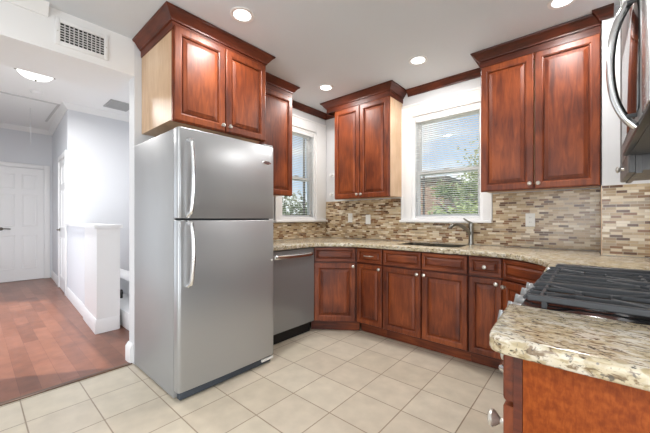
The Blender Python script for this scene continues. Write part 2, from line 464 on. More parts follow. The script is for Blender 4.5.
def wall_with_hole(axis, fixed0, fixed1, a0, a1, z0, z1, holes):
    """wall slab with rectangular holes (a, a, z, z); axis 'x': runs along x"""
    bm = bmesh.new()
    cuts = sorted({a0, a1, *[h[0] for h in holes], *[h[1] for h in holes]})
    for p, q in zip(cuts, cuts[1:]):
        spans = [(z0, z1)]
        for h in holes:
            if h[0] <= p and h[1] >= q: spans = [(z0, h[2]), (h[3], z1)]
        for s, e in spans:
            if e - s < 1e-4: continue
            if axis == 'x': box(bm, p, q, fixed0, fixed1, s, e)
            else: box(bm, fixed0, fixed1, p, q, s, e)
    bmesh.ops.remove_doubles(bm, verts=bm.verts, dist=1e-5)
    return bm
# openings
W2 = (-1.485, -0.768, 1.15, 2.283)   # window over the sink, in the rear wall
W1 = (2.375, 2.985, 1.15, 2.30)     # window in the left wall
structure('wall_back', wall_with_hole('x', YB, YB + 0.15, XL - 0.15, XR + 0.2, -0.1, ZC + 0.1, [W2]), M['wall'])
structure('wall_left', wall_with_hole('y', XL - 0.12, XL, 0.85, YB, -0.1, ZC, [W1]), M['wall'])
structure('wall_header', B(-3.284, XL, -1.2, 0.85, 2.30, ZC + 0.4), M['header'])
structure('wall_bumpout', B(0.062, XR, 2.83, YB, 0.0, ZC), M['wall'])
structure('wall_right', B(XR, XR + 0.1, 0.62, YB, 0.0, ZC), M['wall'])
structure('wall_left_front', B(XL - 0.12, XL, DLY, -0.36, 0.0, ZC), M['wall'])
# dining area behind the camera: its openings are invented to go with the added fill lights
structure('wall_rear', wall_with_hole('x', DRY - 0.12, DRY, XL, DRX, 0.0, ZC, [(-1.15, 2.35, 0.02, 2.1)]), M['wall'])
structure('wall_dining', wall_with_hole('y', DRX, DRX + 0.12, DRY, 1.2, 0.0, ZC, [(-2.15, 0.35, 0.02, 2.1)]), M['wall'])
structure('wall_dining_back', B(XR + 0.1, DRX, 1.2, 1.3, 0.0, ZC), M['wall'])

# ---- tiled backsplashes
structure('backsplash_back', wall_with_hole('x', YB - 0.008, YB - 0.0005, XL + 0.010, 0.061, 0.916, 1.395, [(-1.622, -0.688, 1.122, 1.40)]), M['mosaic_back'])
structure('backsplash_left', B(XL + 0.0005, XL + 0.008, 1.66, YB - 0.0005, 0.916, 1.118), M['mosaic_left'])
structure('backsplash_bumpout', B(0.062, XR - 0.001, 2.822, 2.8295, 0.916, 1.388), M['mosaic_back'])
structure('trim_2', B(0.0565, 0.0612, 2.8205, 2.8295, 0.916, 1.388), M['maple'])

# ---- crown mouldings on the walls (dark wood in the kitchen, white at the hall header)
CROWN = [(0.0, ZC - 0.07), (0.012, ZC - 0.07), (0.014, ZC - 0.058), (0.022, ZC - 0.05), (0.036, ZC - 0.024), (0.05, ZC - 0.014), (0.052, ZC - 0.001), (0.0, ZC - 0.001)]
structure('trim_3', sweep(bmesh.new(), [(XL + 0.0005, 2.34), (XL + 0.0005, YB - 0.0005), (-2.465, YB - 0.0005)], CROWN), M['cherry_dark'])
structure('trim_4', sweep(bmesh.new(), [(-1.535, YB - 0.0005), (-0.785, YB - 0.0005)], CROWN), M['cherry_dark'])
structure('trim_5', sweep(bmesh.new(), [(0.0615, 2.93), (0.0615, 2.8295), (0.12, 2.8295)], CROWN), M['cherry_dark'])
WC = [(0.0, 2.515), (0.012, 2.515), (0.018, 2.53), (0.05, 2.572), (0.055, 2.589), (0.0, 2.589)]
structure('trim_6', sweep(bmesh.new(), [(XL + 0.0005, -1.0), (XL + 0.0005, 0.335)], [(o, z) for o, z in WC]), M['white'])

# ---- windows
def window(name, loc, rz, w, z0, z1, zm, casing_l, casing_r, casing_t, track_side):
    """local frame: x across, -y into the room, opening 0..w; wall face at y=0"""
    root = bpy.data.objects.new(name, None); COL.objects.link(root); root.location = loc; root.rotation_euler = (0, 0, rz); root['kind'] = 'structure'
    bm = bmesh.new()
    cw, t = 0.125, 0.02
    box(bm, -casing_l, 0.0, -t, -0.001, z0, z1 + casing_t, bev=0.004)
    box(bm, w, w + casing_r, -t, -0.001, z0, z1 + casing_t, bev=0.004)
    box(bm, 0, w, -t, -0.001, z1, z1 + casing_t, bev=0.004)
    box(bm, -casing_l - 0.0, -casing_l + 0.022, -t - 0.008, -0.001, z0, z1 + casing_t, bev=0.003)
    box(bm, -casing_l, w + casing_r, -t - 0.008, -0.001, z1 + casing_t - 0.022, z1 + casing_t, bev=0.003)
    mk('casing', bm, M['white'], root)
    mk('sill', B(-casing_l - 0.01, w + casing_r + 0.004, -0.05, 0.0, z0 - 0.028, z0, bev=0.006), M['white'], root)
    bm = bmesh.new()
    box(bm, 0, 0.03, 0, 0.13, z0, z1); box(bm, w - 0.03, w, 0, 0.13, z0, z1)
    box(bm, 0.03, w - 0.03, 0, 0.13, z1 - 0.03, z1); box(bm, 0.03, w - 0.03, 0.0, 0.13, z0, z0 + 0.02)
    mk('frame', bm, M['white'], root)
    def sash(nm, a, b, y0, lab):
        s = bmesh.new(); f = 0.03
        x0, x1 = 0.032, w - 0.032
        box(s, x0, x0 + f, y0, y0 + 0.03, a, b, bev=0.003); box(s, x1 - f, x1, y0, y0 + 0.03, a, b, bev=0.003)
        box(s, x0 + f, x1 - f, y0, y0 + 0.03, b - 0.036, b, bev=0.003); box(s, x0 + f, x1 - f, y0, y0 + 0.03, a, a + 0.036, bev=0.003)
        so_ = mk(nm, s, M['white'], root)
        mk('pane', B(x0 + f, x1 - f, y0 + 0.012, y0 + 0.016, a + 0.036, b - 0.036), M['glass'], so_, smooth=0)
    sash('upper_sash', zm - 0.018, z1 - 0.031, 0.085, '')
    sash('lower_sash', z0 + 0.021, zm + 0.022, 0.05, '')
    mk('sash_lock', B(w / 2 - 0.03, w / 2 + 0.03, 0.03, 0.052, zm + 0.022, zm + 0.034, bev=0.004), M['nickel'], root)
    tx = 0.066 if track_side < 0 else w - 0.088
    mk('shaded_track', B(tx - 0.004, tx + 0.014 + (0.012 if track_side > 0 else 0), 0.132, 0.146, z0 + 0.03, zm if track_side < 0 else z1 - 0.05), M['iron'], root)  # dark strip with the shade on the window track put into its colour
    return root
window('window_1', (XL, W1[0], 0), PI / 2, W1[1] - W1[0], W1[2], W1[3], 1.675, 0.095, 0.19, 0.135, 1)
window('window_2', (W2[0], YB, 0), 0, W2[1] - W2[0], W2[2], W2[3], 1.66, 0.125, 0.078, 0.138, -1)

def blind(name, label, loc, rz, w, ztop, zbot):
    t = thing(name, label, 'blind', loc, rz, None)
    mk('headrail', B(0.034, w - 0.034, 0.004, 0.04, ztop - 0.035, ztop, bev=0.003), M['white'], t)
    bm = bmesh.new(); z = ztop - 0.05
    ang = math.radians(-9)
    while z > zbot + 0.03:
        x0, x1 = 0.036, w - 0.036
        d = 0.0115
        v = [bm.verts.new((x, 0.022 + s * d * math.cos(ang), z + s * d * math.sin(ang) + dz)) for dz in (0, 0.0012) for x, s in ((x0, -1), (x1, -1), (x1, 1), (x0, 1))]
        for f in ((0, 1, 2, 3), (7, 6, 5, 4), (0, 4, 5, 1), (1, 5, 6, 2), (2, 6, 7, 3), (3, 7, 4, 0)): bm.faces.new([v[i] for i in f])
        z -= 0.0215
    o = mk('slats', bm, M['slat'], t, smooth=0)
    mk('bottom_rail', B(0.036, w - 0.036, 0.012, 0.032, zbot, zbot + 0.018, bev=0.003), M['white'], t)
    for x in (0.12, w - 0.12):
        mk('ladder_cord', tube(bmesh.new(), [(x, 0.0235, ztop - 0.035), (x, 0.0235, zbot + 0.018)], 0.0008, n=5), M['slat'], t)
    return t
blind('window_blind', 'white slatted blind lowered over the window above the sink', (W2[0], YB, 0), 0, W2[1] - W2[0], W2[3] - 0.031, W2[2] + 0.021)
blind('window_blind', 'white slatted blind in the window between fridge and corner cabinet', (XL, W1[0], 0), PI / 2, W1[1] - W1[0], W1[3] - 0.031, W1[2] + 0.021)

# ---- hall: side wall runs very slightly out of square
def hy(x): return 0.84 + 0.048 * (-3.77 - x)
def prism(pts, z0, z1):
    bm = bmesh.new(); rings(bm, [[(x, y, z0) for x, y in pts], [(x, y, z1) for x, y in pts]]); return bm
XF = -8.08
structure('wall_hall_far', B(XF - 0.1, XF, -0.6, 1.3, 0, ZH), M['hallwall'])
structure('wall_hall_left', wall_with_hole('x', -0.56, -0.46, XF, -2.87, 0, ZH, [(-6.75, -3.65, 0.05, 1.85)]), M['hallwall'])  # opening invented for the added hall fill light
structure('wall_hall_right', prism([(XF, hy(XF)), (-5.95, hy(-5.95)), (-5.95, hy(-5.95) + 0.11), (XF, hy(XF) + 0.11)], 0, ZH), M['hallwall'])
structure('wall_stair', B(-6.06, -5.955, 1.05, 2.2, -1.0, ZH), M['hallwall'])
structure('wall_stair_back', B(-6.06, -2.87, 2.2, 2.3, -1.0, ZH), M['hallwall'])
structure('ceiling_hall', B(XF - 0.1, -2.87, -0.6, 2.3, ZH, ZH + 0.1), M['header'])
HC = [(0, ZH - 0.085), (0.012, ZH - 0.085), (0.02, ZH - 0.065), (0.055, ZH - 0.02), (0.062, ZH - 0.001), (0, ZH - 0.001)]
structure('trim_7', sweep(bmesh.new(), [(-5.9545, 2.19), (-5.9545, hy(-5.95) - 0.0005), (XF + 0.0005, hy(XF) - 0.0005), (XF + 0.0005, -0.45)][::-1], HC), M['white'])
# baseboards
BBp = [(0, 0.001), (0.016, 0.001), (0.016, 0.11), (0.008, 0.13), (0.004, 0.14), (0, 0.14)]
structure('baseboard_hall_right', sweep(bmesh.new(), [(XF + 0.0, hy(XF) - 0.0005), (-6.90, hy(-6.90) - 0.0005)], BBp), M['white'])
structure('baseboard_hall_far', sweep(bmesh.new(), [(XF + 0.0005, -0.4), (XF + 0.0005, 0.13)], BBp), M['white'])

def panel_door(name, w, h, loc, rz, handle_x):
    """six-panel door with casing; local x across, front -y; door 0..w"""
    root = bpy.data.objects.new(name, None); COL.objects.link(root); root.location = loc; root.rotation_euler = (0, 0, rz); root['kind'] = 'structure'
    bm = B(0.003, w - 0.003, -0.012, -0.002, 0.01, h)
    st = 0.105 * w / 0.75; mid = 0.09; pw = (w - 2 * st - mid) / 2
    for (a, b) in ((0.22, 0.86), (1.02, 1.62), (1.72, h - 0.12)):
        for k in range(2):
            x0 = st + k * (pw + mid)
            rings(bm, [rect(x0, x0 + pw, a, b, i, y) for i, y in ((0, -0.011), (0.006, -0.020), (0.016, -0.018), (0.022, -0.013), (0.05, -0.019), (0.056, -0.02))], cap0=False)
    d = mk('door_leaf', bm, M['white'], root)
    c = bmesh.new(); cw = 0.085
    box(c, -cw, -0.001, -0.026, -0.001, 0, h + cw, bev=0.006); box(c, w + 0.001, w + cw, -0.026, -0.001, 0, h + cw, bev=0.006); box(c, -0.001, w + 0.001, -0.026, -0.001, h + 0.006, h + cw, bev=0.006)
    mk('door_casing', c, M['white'], root)
    hb = bmesh.new(); lathe(hb, [(0.0, -0.013), (0.03, -0.013), (0.03, -0.02), (0.012, -0.024), (0.011, -0.05), (0.0, -0.05)], 'y', 16, (handle_x, 0, 0.98))
    s = 1 if handle_x < w / 2 else -1
    tube(hb, smooth_path([(handle_x, -0.05, 0.98), (handle_x + s * 0.05, -0.055, 0.983), (handle_x + s * 0.12, -0.05, 0.975)], 4), 0.009, 8)
    mk('door_handle', hb, M['bronze'], d)
    return root
panel_door('door_1', 0.71, 2.12, (XF, 0.215, 0), PI / 2, 0.13)
a_h = math.atan2(hy(-5.95) - hy(XF), -5.95 - XF)
panel_door('door_2', 0.74, 2.12, (-6.80, hy(-6.80), 0), a_h, 0.10)

# half wall beside the stairs, its post, and the wall end beside the fridge
structure('wall_half', prism([(-5.945, hy(-5.945)), (-4.45, hy(-4.45) + 0.0), (-4.45, hy(-4.45) + 0.19), (-5.945, hy(-5.945) + 0.19)], 0, 1.065), M['hallwall'])
structure('wall_half_post', prism([(-4.449, hy(-4.45) - 0.012), (-3.77, hy(-3.77) - 0.012), (-3.77, 1.03), (-4.449, 1.06)], 0, 1.065), M['white'])
structure('trim_8', prism([(-5.945, hy(-5.945) - 0.03), (-3.745, hy(-3.745) - 0.035), (-3.745, 1.05), (-5.945, 1.17)], 1.066, 1.098), M['white'])
structure('baseboard_half', sweep(bmesh.new(), [(-5.94, hy(-5.94) - 0.0005), (-4.4505, hy(-4.45) - 0.0005)], BBp), M['white'])
structure('baseboard_post', sweep(bmesh.new(), [(-4.4490, hy(-4.45) - 0.0125), (-3.7695, hy(-3.77) - 0.0125), (-3.7695, 1.015)], BBp), M['white'])
PL = [(0, 0.001), (0.022, 0.001), (0.022, 0.12), (0.014, 0.135), (0.006, 0.155), (0, 0.155)]
structure('baseboard_wall_end', sweep(bmesh.new(), [(-2.871, 1.0), (-2.871, 0.8495), (-2.775, 0.8495)][::1], PL), M['white'])
# painted steps behind the half wall
for i in range(2):
    structure('stair_step', B(-5.94, -2.9, 1.065 + i * 0.26, 1.065 + (i + 1) * 0.26 - 0.002, 0.0, 0.18 * (i + 1), bev=0.006), M['white'])
structure('floor_stair', B(-5.94, -2.88, 1.02, 2.2, -0.1, -0.002), M['floor_wood'])

# hall ceiling details
structure('trim_9', sweep(bmesh.new(), [(-7.3, 0.22), (-6.1, 0.22), (-6.1, 0.85), (-7.3, 0.85)], [(0, ZH - 0.012), (0.03, ZH - 0.012), (0.03, ZH - 0.0005), (0, ZH - 0.0005)]), M['tin'])
o = mk('attic_hatch', B(-7.3, -6.103, 0.223, 0.847, ZH - 0.008, ZH - 0.0005), M['white']); tag(o, 'white attic hatch panel in the hall ceiling by the far door', 'hatch')
o = mk('pull_cord', tube(bmesh.new(), [(-6.6, 0.6, ZH - 0.009), (-6.6, 0.6, 2.36), (-6.6, 0.6, 2.33)], [0.003, 0.003, 0.008], 6), M['tin']); tag(o, 'thin pull cord hanging from the attic hatch', 'cord')

# ================================================================== small parts
def knob(parent, x, y, z, s=1.0):
    """cabinet knob on a face at local y, pointing to -y"""
    bm = bmesh.new()
    lathe(bm, [(0.0, 0.0), (0.008 * s, 0.0), (0.006 * s, -0.004), (0.005 * s, -0.012), (0.012 * s, -0.017 * s), (0.0155 * s, -0.022 * s), (0.014 * s, -0.027 * s), (0.007 * s, -0.030 * s), (0.0, -0.0305 * s)], 'y', 16, (x, y, z))
    return mk('knob', bm, M['nickel'], parent)
def pull(parent, x, y, z, w=0.10):
    bm = bmesh.new()
    tube(bm, smooth_path([(x - w / 2, y, z), (x - w / 2 + 0.004, y - 0.02, z), (x - w / 4, y - 0.029, z), (x + w / 4, y - 0.029, z), (x + w / 2 - 0.004, y - 0.02, z), (x + w / 2, y, z)], 4), 0.005, 8)
    return mk('bar_pull', bm, M['nickel'], parent)

def door(parent, x0, x1, z0, z1, fw=0.058, kx=None, kz=None, wood_='cherry', ks=1.0):
    w, h = x1 - x0, z1 - z0
    bm = door_bm(w, h, 0.02, fw); bmesh.ops.translate(bm, verts=bm.verts, vec=(x0, -0.0015, z0))
    d = mk('door', bm, M[wood_], parent, smooth=18)
    bm = panel_bm(w, h, 0.02, fw); bmesh.ops.translate(bm, verts=bm.verts, vec=(x0, -0.0015, z0))
    mk('raised_panel', bm, M[wood_], d, smooth=18)
    if kx is not None: knob(d, kx, -0.0212, kz, ks)
    return d
def drawer(parent, x0, x1, z0, z1, hw=None, fw=0.034):
    w, h = x1 - x0, z1 - z0
    bm = door_bm(w, h, 0.02, fw); bmesh.ops.translate(bm, verts=bm.verts, vec=(x0, -0.0015, z0))
    d = mk('drawer_front', bm, M['cherry_h'], parent, smooth=18)
    bm = panel_bm(w, h, 0.02, fw); bmesh.ops.translate(bm, verts=bm.verts, vec=(x0, -0.0015, z0))
    mk('raised_panel', bm, M['cherry_h'], d, smooth=18)
    if hw == 'knob': knob(d, (x0 + x1) / 2, -0.0205, (z0 + z1) / 2)
    if hw == 'pull': pull(d, (x0 + x1) / 2, -0.0205, (z0 + z1) / 2, min(0.10, w * 0.45))
    return d

CABCROWN = lambda z: [(0.0, z - 0.125), (0.006, z - 0.125), (0.006, z - 0.075), (0.016, z - 0.072), (0.018, z - 0.062), (0.026, z - 0.056), (0.05, z - 0.022), (0.064, z - 0.014), (0.068, z - 0.002), (0.0, z - 0.002)]
def upper(name, label, loc, rz, w, depth, z0, ztop, doors, left_side=True, right_side=True, side_mat='maple', crown_w=(True, True), frame_mat='cherry', crown_mat='cherry_dark', crown_ext=0.0):
    """wall cabinet; local x 0..w, face frame at y=0, back y=depth; z0/ztop local to the thing's base; doors: (x0,x1,knob_x)"""
    t = thing(name, label, 'cabinet', (loc[0], loc[1], z0), rz, None)
    H = ZC - z0 - 0.003; hd = ztop - z0
    mk('carcass', B(0.001, w - 0.001, 0.02, depth - 0.002, 0.012, H - 0.1), M[side_mat], t)
    bm = bmesh.new(); fr = 0.04
    box(bm, 0, fr, 0, 0.02, 0, H - 0.05); box(bm, w - fr, w, 0, 0.02, 0, H - 0.05)
    box(bm, fr, w - fr, 0, 0.02, 0, fr); box(bm, fr, w - fr, 0, 0.02, hd - fr, H - 0.05)
    mk('face_frame', bm, M[frame_mat], t)
    for x0, x1, kx in doors:
        door(t, x0, x1, 0.006, hd, kx=kx, kz=0.045, wood_=frame_mat)
    path = []
    yb = depth - 0.003
    path = ([(-crown_ext, yb)] if crown_w[0] else []) + [(-crown_ext, 0), (w, 0)] + ([(w, yb)] if crown_w[1] else [])
    # outward = right of travel: going left-back -> left-front -> right-front puts the outside on the right
    mk('crown_molding', sweep(bmesh.new(), path, CABCROWN(H)), M[crown_mat], t)
    return t

# ---- wall cabinets
upper('wall_cabinet', 'deep two-door cherry cabinet above the refrigerator', (-2.16, 0.9), PI / 2, 0.785, 0.587, 1.835, 2.487,
      [(0.004, 0.389, 0.362), (0.396, 0.781, 0.423)])
upper('wall_cabinet', 'narrow single-door cherry cabinet between fridge and left window', (-2.44, 1.762), PI / 2, 0.50, 0.306, 1.405, 2.462,
      [(0.004, 0.496, None)], crown_w=(False, True))
upper('wall_cabinet', 'two-door cherry corner cabinet between the two windows', (-2.335, 2.885), 0, 0.735, 0.303, 1.395, 2.445,
      [(0.004, 0.364, 0.34), (0.371, 0.731, 0.395)], crown_ext=0.125)
upper('wall_cabinet', 'two-door cherry cabinet right of the sink window', (-0.714, 2.885), 0, 0.770, 0.303, 1.392, 2.455,
      [(0.004, 0.381, 0.357), (0.389, 0.766, 0.413)], crown_w=(True, False))
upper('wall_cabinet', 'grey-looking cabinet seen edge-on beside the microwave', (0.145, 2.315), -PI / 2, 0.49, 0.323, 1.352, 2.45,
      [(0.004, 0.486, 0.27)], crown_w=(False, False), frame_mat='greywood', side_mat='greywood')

# ---- base cabinets
def base(name, label, loc, rz, w, depth, fronts, kick=True, kick_back=0.07, side='cherry', inset=(0.0, 0.0), kick_ext=(0, 0), trapezoid=None):
    t = thing(name, label, 'cabinet', loc, rz)
    if trapezoid:
        mk('carcass', prism(trapezoid, 0.1, 0.872), M[side], t)
    else:
        bm = bmesh.new()
        for a in ((0.001, 0.018, 0.02, depth, 0.1, 0.872), (w - 0.018, w - 0.001, 0.02, depth, 0.1, 0.872), (0.018, w - 0.018, 0.02, depth, 0.1, 0.118), (0.018, w - 0.018, depth - 0.006, depth, 0.118, 0.872)): box(bm, *a)
        mk('carcass', bm, M[side], t)
    bm = bmesh.new(); fr = 0.03
    box(bm, 0.0005, fr, 0, 0.02, 0.1, 0.8745); box(bm, w - fr, w - 0.0005, 0, 0.02, 0.1, 0.8745)
    box(bm, fr, w - fr, 0, 0.02, 0.8445, 0.8745); box(bm, fr, w - fr, 0, 0.02, 0.1, 0.13); box(bm, fr, w - fr, 0, 0.02, 0.70, 0.73)
    mk('face_frame', bm, M['cherry_dark'], t)
    mk('toe_kick', B(kick_ext[0], w + kick_ext[1], kick_back, kick_back + 0.018, 0.001, 0.1), M['cherry_h'], t)
    for f in fronts:
        if f[0] == 'drawer': drawer(t, f[1], f[2], f[3], f[4], f[5])
        else: door(t, f[1], f[2], f[3], f[4], fw=f[7] if len(f) > 7 else 0.055, kx=f[5], kz=f[6])
    return t
FY = 2.587   # face-frame plane of the run under the sink window
dx, dy = 0.362, 0.262
da = math.atan2(dy, dx); dw_ = math.hypot(dx, dy)
px, py = -2.166, FY - 0.009 - dy
ca, sa = math.cos(da), math.sin(da)
def loc2(x, y):   # world -> local of the diagonal corner cabinet
    X, Y = x - px, y - py
    return (X * ca + Y * sa, -X * sa + Y * ca)
base('base_cabinet', 'diagonal corner base cabinet beside the dishwasher', (px, py, 0), da, dw_, 0.5,
     [('drawer', 0.012, dw_ - 0.012, 0.722, 0.865, None), ('door', 0.012, dw_ - 0.012, 0.115, 0.708, dw_ - 0.036, 0.68, 0.062)], kick_back=0.055, kick_ext=(-0.03, 0.03),
     trapezoid=[(0.002, 0.02), (dw_ - 0.002, 0.02), loc2(-1.806, YB - 0.05), loc2(XL + 0.05, YB - 0.05), loc2(XL + 0.05, 2.328)])
base('base_cabinet', 'narrow base cabinet whose drawer has a bar pull', (-1.803, FY, 0), 0, 0.302, 0.55,
     [('drawer', 0.006, 0.297, 0.722, 0.865, 'pull'), ('door', 0.006, 0.297, 0.115, 0.708, 0.272, 0.675, 0.05)])
base('base_cabinet', 'wide two-door base cabinet under the sink with false drawers', (-1.499, FY, 0), 0, 0.768, 0.55,
     [('drawer', 0.006, 0.380, 0.722, 0.865, None), ('drawer', 0.389, 0.763, 0.722, 0.865, None),
      ('door', 0.006, 0.380, 0.115, 0.708, 0.352, 0.675, 0.055), ('door', 0.389, 0.763, 0.115, 0.708, 0.416, 0.675, 0.055)])
base('base_cabinet', 'slim base cabinet with a round knob on its drawer', (-0.729, FY, 0), 0, 0.242, 0.55,
     [('drawer', 0.006, 0.236, 0.722, 0.865, 'knob'), ('door', 0.006, 0.236, 0.115, 0.708, 0.20, 0.675, 0.05)])
rx, ry = -0.486, FY - 0.008
ra = math.atan2(-0.262, 0.342); rw = math.hypot(0.342, 0.262)
cr_, sr_ = math.cos(ra), math.sin(ra)
def loc3(x, y):
    X, Y = x - rx, y - ry
    return (X * cr_ + Y * sr_, -X * sr_ + Y * cr_)
base('base_cabinet', 'angled base cabinet beside the range, glossy drawer front', (rx, ry, 0), ra, rw, 0.5,
     [('drawer', 0.012, rw - 0.012, 0.722, 0.865, None), ('door', 0.012, rw - 0.012, 0.115, 0.708, 0.04, 0.665, 0.055)],
     trapezoid=[(0.002, 0.02), (rw - 0.002, 0.02), loc3(XR - 0.02, 2.32), loc3(XR - 0.02, 2.80), loc3(0.04, 2.80), loc3(0.04, YB - 0.05), loc3(-0.482, YB - 0.05)])
# end cabinet in the foreground, fronts face the kitchen
t = thing('base_cabinet', 'foreground end cabinet with plain orange-brown side under the near counter', 'cabinet', (-0.1225, 1.025, 0), -PI / 2)
W_ = 0.275
mk('carcass', B(0.001, W_ - 0.006, 0.02, 0.58, 0.1, 0.872), M['cherry'], t)
mk('end_panel', B(W_ - 0.006, W_, 0.0165, 0.58, 0.0015, 0.8745, bev=0.001), M['cherry_panel'], t)
bm = bmesh.new(); box(bm, 0.001, 0.04, 0, 0.024, 0.1, 0.8745); box(bm, W_ - 0.04, W_ + 0.0005, 0, 0.016, 0.0015, 0.8745); box(bm, 0.04, W_ - 0.04, 0, 0.02, 0.1, 0.13); box(bm, 0.04, W_ - 0.04, 0, 0.02, 0.745, 0.775)
mk('face_frame', bm, M['cherry_dark'], t)
mk('toe_kick', B(0.001, W_ - 0.042, 0.07, 0.088, 0.001, 0.1), M['cherry_h'], t)
drawer(t, 0.008, W_ - 0.008, 0.768, 0.865, 'knob', fw=0.026)
door(t, 0.008, W_ - 0.008, 0.115, 0.757, fw=0.05, kx=W_ - 0.045, kz=0.697, ks=1.25)

# ================================================================== worktops, sink, tap
ZT = 0.914
def cubic(p0, p1, p2, p3, n=8):
    out = []
    for i in range(n + 1):
        s = i / n
        out.append(tuple((1 - s) ** 3 * a + 3 * (1 - s) ** 2 * s * b + 3 * (1 - s) * s * s * c + s ** 3 * d for a, b, c, d in zip(p0, p1, p2, p3)))
    return out
fx, fyy = -2.118, 2.545
edge_l = cubic((fx, 2.20), (fx, 2.36), (-1.95, fyy - 0.04), (-1.68, fyy), 8)
edge_r = cubic((-0.60, fyy), (-0.42, fyy), (-0.22, 2.37), (-0.172, 2.10), 8)
outer = ([(XL + 0.009, 1.665), (fx, 1.665)] + edge_l + edge_r + [(-0.168, 1.806), (XR - 0.002, 1.806), (XR - 0.002, 2.8205), (0.0555, 2.8205), (0.0555, YB - 0.009), (XL + 0.009, YB - 0.009)])
SX0, SX1, SY0, SY1 = -1.43, -0.86, 2.71, 3.06
hole = rrect(SX0, SX1, SY0, SY1, 0.04)
o = mk('worktop', slab(outer, [hole], 0.876, ZT, 0.007), M['granite'], smooth=50)
tag(o, 'long speckled cream granite worktop along the two far walls around the sink', 'worktop')
outer = [(-0.182, 1.033), ] + [(-0.172, 0.80)] + cubic((-0.170, 0.760), (-0.168, 0.732), (-0.155, 0.722), (-0.125, 0.722), 5) + [(XR - 0.002, 0.722), (XR - 0.002, 1.033)]
o = mk('worktop', slab(outer, [], 0.876, ZT, 0.008), M['granite'], smooth=50)
tag(o, 'short granite worktop in the foreground with a rounded corner', 'worktop')

t = thing('kitchen_sink', 'dark double-bowl sink sunk in the worktop below the window', 'sink', (SX0, SY0, 0))
sw, sl = SX1 - SX0, SY1 - SY0
def bowl(x0, x1):
    bm = bmesh.new(); y0, y1 = 0.004, sl - 0.004
    def rr(i, z, r): return [(p[0], p[1], z) for p in rrect(x0 + i, x1 - i, y0 + i, y1 - i, r)]
    rings(bm, [rr(0, 0.9125, 0.04), rr(0.003, 0.74, 0.045), rr(0.03, 0.715, 0.05), rr(0.031, 0.711, 0.05), rr(-0.0005, 0.735, 0.046), rr(-0.003, 0.9125, 0.041)], cap0=False, cap1=False)
    # floor of the bowl
    f = [bm.verts.new(p) for p in rr(0.03, 0.715, 0.05)]; bm.faces.new(f)
    return bm
mk('bowl', bowl(0.006, 0.215), M['sink'], t)
mk('bowl', bowl(0.235, sw - 0.006), M['sink'], t)
mk('divider', B(0.2182, 0.2318, 0.004, sl - 0.004, 0.80, 0.911, bev=0.003), M['granite'], t)
for cx in (0.11, 0.40):
    mk('drain', lathe(bmesh.new(), [(0.0, 0.7155), (0.04, 0.7155), (0.042, 0.7185), (0.03, 0.718), (0.0, 0.717)], 'z', 20, (cx, sl / 2, 0)), M['chrome'], t)

t = thing('kitchen_faucet', 'brushed nickel single-lever tap standing behind the sink', 'tap', (-0.853, 3.10, ZT))
mk('body', lathe(bmesh.new(), [(0, 0.0005), (0.03, 0.0005), (0.03, 0.008), (0.024, 0.014), (0.021, 0.05), (0.021, 0.17), (0.024, 0.185), (0.022, 0.205), (0.01, 0.214), (0, 0.215)], 'z', 20), M['tap'], t)
mk('spout', tube(bmesh.new(), smooth_path([(-0.002, -0.002, 0.095), (-0.03, -0.05, 0.15), (-0.075, -0.12, 0.192), (-0.11, -0.18, 0.190), (-0.127, -0.205, 0.160)], 6), [0.017] * 12 + [0.0155] * 8 + [0.017] * 5, 12), M['tap'], t)
mk('lever', tube(bmesh.new(), smooth_path([(0, 0, 0.208), (-0.022, -0.014, 0.222), (-0.06, -0.03, 0.252)], 4), [0.010, 0.009, 0.009, 0.008, 0.008, 0.008, 0.008, 0.007, 0.006], 8), M['tap'], t)

# ================================================================== refrigerator
t = thing('refrigerator', 'tall stainless top-freezer refrigerator standing left of the dishwasher', 'refrigerator', (-2.012, 0.843, 0), PI / 2)
FW, FD = 0.772, 0.735
mk('cabinet_shell', B(0, FW, 0.0, FD - 0.015, 0.012, 1.738, bev=0.006), M['steelside'], t)
def fdoor(nm, z0, z1):
    """gently bowed door with rounded vertical edges"""
    prof = []
    n = 14; R = 0.022; D = 0.068
    for i in range(n + 1):
        s = i / n; x = R + (FW - 2 * R) * s
        prof.append((x, -D - 0.008 * (1 - (2 * s - 1) ** 2)))
    left = arc(R, -D + R, R, PI, 1.5 * PI, 5)[:-1]; right = arc(FW - R, -D + R, R, -PI / 2, 0, 5)[1:]
    pts = [(0, -0.010)] + left + prof + right + [(FW, -0.010)]
    bm = bmesh.new()
    def lp(ins, z): return [(min(max(x, ins), FW - ins), y + (ins if y < -0.02 else 0), z) for x, y in pts]
    rings(bm, [lp(0.006, z0), lp(0.002, z0 + 0.002), lp(0, z0 + 0.006), lp(0, z1 - 0.006), lp(0.002, z1 - 0.002), lp(0.006, z1)])
    return mk(nm, bm, M['steel'], t, smooth=40)
fz = fdoor('freezer_door', 1.164, 1.742)
ff = fdoor('refrigerator_door', 0.062, 1.152)
mk('door_gasket', B(0.012, FW - 0.012, -0.0098, -0.0002, 0.07, 1.735), M['iron'], t)
def fhandle(par, za, zb, up):
    x = 0.058
    ys = -0.072
    zs = [0, 0.03, 0.10, 0.5, 0.93, 0.985, 1.0]
    bow = [0.0, 0.020, 0.040, 0.058, 0.044, 0.022, 0.0]
    pts = [(x + 0.012 * (b / 0.058), ys - b, za + (zb - za) * s) for s, b in zip(zs, bow)]
    rad = []
    sm = smooth_path(pts, 6)
    for i in range(len(sm)): rad.append(0.0125)
    mk('handle', tube(bmesh.new(), sm, rad, 12, flat=1.25), M['chrome'], par)
fhandle(fz, 1.178, 1.665, True)
fhandle(ff, 0.73, 1.138, False)
b = mk('badge', lathe(bmesh.new(), [(0, 0), (0.5, 0), (0.5, -0.6), (0.42, -1.0), (0, -1.0)], 'y', 28), M['chrome'], fz)
